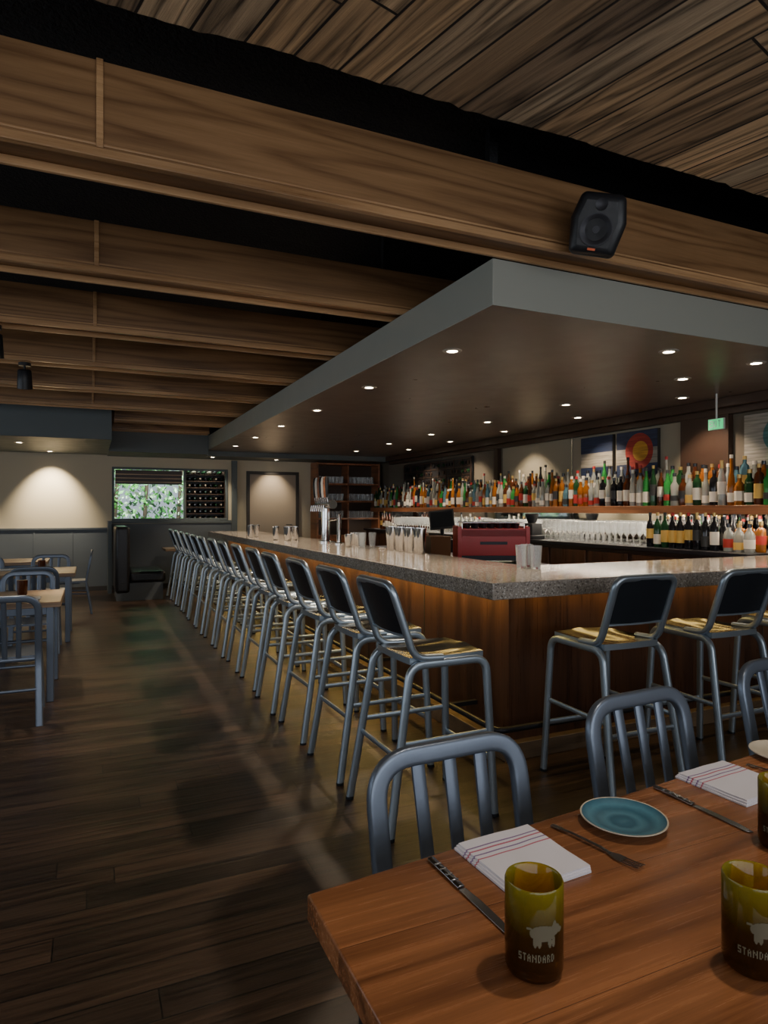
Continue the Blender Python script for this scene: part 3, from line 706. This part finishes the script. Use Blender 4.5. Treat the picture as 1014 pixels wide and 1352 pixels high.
PIG=[(0,0,.020,.0115),(.019,.004,.009,.008),(.028,.001,.005,.004),(-.012,-.013,.003,.008),(-.006,-.013,.003,.008),(.010,-.013,.003,.008),(.016,-.013,.003,.008),(.018,.012,.003,.005),(-.021,.006,.004,.002)]
FONT={'S':["111","100","111","001","111"],'T':["111","010","010","010","010"],'A':["010","101","111","101","101"],'N':["1001","1101","1011","1001","1001"],'D':["110","101","101","101","110"],'R':["110","101","110","101","101"]}
def tumbler(x,y,face,text=True):
    e=empty('glass_tumbler',(x,y,TZ+.0008))
    Rr=.0435;H=.137
    b=MB(); b.lathe([(.036,0),(.041,.004),(Rr,.012),(Rr,H-.003),(Rr-.0015,H),(Rr-.004,H-.003),(Rr-.0045,.02),(.034,.014),(.004,.012)],(0,0,0),48,0)
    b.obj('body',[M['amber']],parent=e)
    b=MB(); rr=Rr+.0004
    def cell(sx,sz,w,h):
        def q(s,z): a=face+s/rr; return (rr*math.cos(a),rr*math.sin(a),z)
        b.add([q(sx,sz),q(sx+w,sz),q(sx+w,sz+h),q(sx,sz+h)],[(0,1,2,3)],0)
    st=.0012; zc=.078
    for i in range(-30,31):
        for j in range(-20,21):
            sx=i*st;sz=j*st
            if any(((sx-a)/c)**2+((sz-d)/f)**2<1 for a,d,c,f in PIG): cell(sx,zc+sz,st,st)
    if text:
        px=.0016; cx=-.036
        for ch in "STANDARD":
            g=FONT[ch]
            for r_,row in enumerate(g):
                for c_,v in enumerate(row):
                    if v=='1': cell(cx+c_*px,.046-r_*px*1.4,px,px*1.4)
            cx+=(len(g[0])+1.2)*px
    b.obj('etching',[M['etch']],parent=e)
def facing(x,y): return math.atan2(-y,-x)
tumbler(.609,.801,facing(.609,.801)+.3); tumbler(.915,.669,facing(.915,.669)+.35); tumbler(1.29,.88,facing(1.29,.88))
m,nt,bs=newmat('striped_linen')
tc=nt.nodes.new('ShaderNodeTexCoord'); sp=nt.nodes.new('ShaderNodeSeparateXYZ'); nt.links.new(tc.outputs['Object'],sp.inputs[0])
mr=nt.nodes.new('ShaderNodeMapRange'); mr.inputs['From Min'].default_value=-.1; mr.inputs['From Max'].default_value=.1; nt.links.new(sp.outputs[1],mr.inputs['Value'])
W=(.60,.58,.63);Rd=(.42,.12,.17);Bl=(.20,.13,.27)
rp=ramp(nt,[(0,W),(.60,Rd),(.62,W),(.67,Bl),(.69,W),(.74,Rd),(.765,W),(.80,Bl),(.82,W)]); rp.color_ramp.interpolation='CONSTANT'
nt.links.new(mr.outputs['Result'],rp.inputs['Fac']); nt.links.new(rp.outputs['Color'],bs.inputs['Base Color']); bs.inputs['Roughness'].default_value=.85
nn=nt.nodes.new('ShaderNodeTexNoise'); nn.inputs['Scale'].default_value=350; nt.links.new(tc.outputs['Object'],nn.inputs['Vector'])
bp=nt.nodes.new('ShaderNodeBump'); bp.inputs['Strength'].default_value=.3; bp.inputs['Distance'].default_value=.002; nt.links.new(nn.outputs['Fac'],bp.inputs['Height']); nt.links.new(bp.outputs['Normal'],bs.inputs['Normal'])
LIN=m
def napkin(x,y,rz,sx,sy):
    b=MB(); G=16
    for lay in range(3):
        vs=[];fs=[];n=G+1; base=.0042*lay; k=1-.02*lay; ox=.002*lay
        for i in range(n):
            for j in range(n):
                u=-1+2*i/G;v=-1+2*j/G
                w=.0018*noise.noise(Vector((u*1.5,v*1.5,lay*.6+x)))
                vs.append((u*sx/2*k+ox,v*sy/2*k,base+.0042+w+.0005))
        for i in range(G):
            for j in range(G): fs.append((i*n+j,(i+1)*n+j,(i+1)*n+j+1,i*n+j+1))
        b.add(vs,fs,0,True); b.add([(a,c,base+.0004) for a,c,z in vs],[f[::-1] for f in fs],0,True)
        rim=[i*n for i in range(n)]+[G*n+j for j in range(1,n)]+[i*n+G for i in range(G-1,-1,-1)]+[j for j in range(G-1,0,-1)]
        rv=[vs[i] for i in rim];kk=len(rv)
        b.add(rv+[(a,c,base+.0004) for a,c,z in rv],[(i,(i+1)%kk,kk+(i+1)%kk,kk+i) for i in range(kk)],0,True)
    b.obj('folded_napkin',[LIN],loc=(x,y,TZ+.0005),rotz=rz)
napkin(.770,1.055,R(3),.185,.19); napkin(1.47,1.13,R(4),.185,.19); napkin(2.2,1.15,R(4),.185,.19)
def plate(x,y,r,inner):
    b=MB(); b.lathe([(r*.55,0),(r*.6,.002),(r*.85,.010),(r,.017),(r,.019),(r*.965,.0185)],(0,0,0),56,1,caps=(True,False))
    b.lathe([(r*.965,.0185),(r*.82,.0125),(r*.6,.007),(r*.3,.0055),(.001,.0055)],(0,0,0),56,0,caps=(False,True))
    b.obj('side_plate',[inner,M['cream_c']],loc=(x,y,TZ+.0006))
m,nt,bs=newmat('blue_reactive_glaze'); tc=nt.nodes.new('ShaderNodeTexCoord')
ln=nt.nodes.new('ShaderNodeVectorMath'); ln.operation='LENGTH'; nt.links.new(tc.outputs['Object'],ln.inputs[0])
n2=nt.nodes.new('ShaderNodeTexNoise'); n2.inputs['Scale'].default_value=60; nt.links.new(tc.outputs['Object'],n2.inputs['Vector'])
ma=nt.nodes.new('ShaderNodeMath'); ma.operation='MULTIPLY_ADD'; ma.inputs[1].default_value=.012; nt.links.new(n2.outputs['Fac'],ma.inputs[0]); nt.links.new(ln.outputs['Value'],ma.inputs[2])
mr=nt.nodes.new('ShaderNodeMapRange'); mr.inputs['From Max'].default_value=.105; nt.links.new(ma.outputs[0],mr.inputs['Value'])
rp=ramp(nt,[(0,(.06,.17,.23)),(.3,(.03,.10,.15)),(.42,(.07,.19,.25)),(.6,(.035,.11,.16)),(.75,(.07,.19,.25)),(.95,(.02,.07,.11))]); nt.links.new(mr.outputs['Result'],rp.inputs['Fac']); nt.links.new(rp.outputs['Color'],bs.inputs['Base Color']); bs.inputs['Roughness'].default_value=.3
plate(1.067,1.087,.0915,m); plate(1.76,1.19,.09,M['cream_c'])
CUT=P('cutlery_steel',(0.35,0.35,0.36),.22,1.0)
def knife(x,y,rz):
    b=MB()
    b.sweep([(0,0,.004),(0,.05,.005),(0,.11,.004)],.016,.007,(0,0,1),0,10,.8)
    pts=[(-.007,-.003),(.007,-.003),(.0105,-.05),(.010,-.11),(.004,-.145),(-.006,-.135),(-.006,-.06)]
    b.prism(pts[::-1],.0015,.0035,0)
    for k in range(4): b.box(-.0078,.0078,.02+.02*k,.023+.02*k,.0075,.0086,0)
    b.obj('table_knife',[CUT],loc=(x,y,TZ+.0006),rotz=rz,bevel=.0005)
def fork(x,y,rz):
    b=MB(); b.sweep([(0,.10,.003),(0,.05,.006),(0,-.02,.006),(0,-.045,.003)],.009,.003,(0,0,1),0,8,.8)
    b.prism([(-.004,-.04),(.004,-.04),(.0115,-.06),(.012,-.075),(-.012,-.075),(-.0115,-.06)][::-1],.0015,.0035,0)
    for k in range(4):
        xx=-.0102+.0068*k; b.sweep([(xx,-.073,.0025),(xx,-.10,.004),(xx,-.115,.007)],.0032,.002,(0,0,1),0,6,.8)
    b.sweep([(0,.10,.003),(0,.075,.0045)],.014,.003,(0,0,1),0,8,.8)
    b.obj('dinner_fork',[CUT],loc=(x,y,TZ+.0006),rotz=rz)
knife(.614,1.02,R(2)); knife(1.279,1.085,R(2)); fork(.938,1.045,R(12)); fork(1.63,1.10,R(8))

# ------------------------------------------------------------ daylight
area('window_fill_front',(.5,YF-.15,1.75),(R(90),0,0),8.4,1.8,120,(0.96,0.97,1.0))  # added area lamp outside the unseen front window, fills the room
area('window_fill_left',(XL-.15,5.0,1.7),(0,R(-90),0),1.7,8.8,60,(0.84,0.92,1.0))  # added cool fill lamp outside the unseen left window
w=bpy.data.worlds.new('World'); S.world=w; w.use_nodes=True
bg=w.node_tree.nodes['Background']; bg.inputs['Color'].default_value=(.75,.87,1,1); bg.inputs['Strength'].default_value=.7

# ------------------------------------------------------------ camera
cam=bpy.data.cameras.new('camera'); co=bpy.data.objects.new('camera',cam); S.collection.objects.link(co)
cam.sensor_fit='HORIZONTAL'; cam.sensor_width=36; cam.lens=36*860/1014; cam.shift_y=-3/1014; cam.clip_start=.05
co.location=(0,0,1.45); co.rotation_euler=(R(90),0,R(-24.28)); S.camera=co
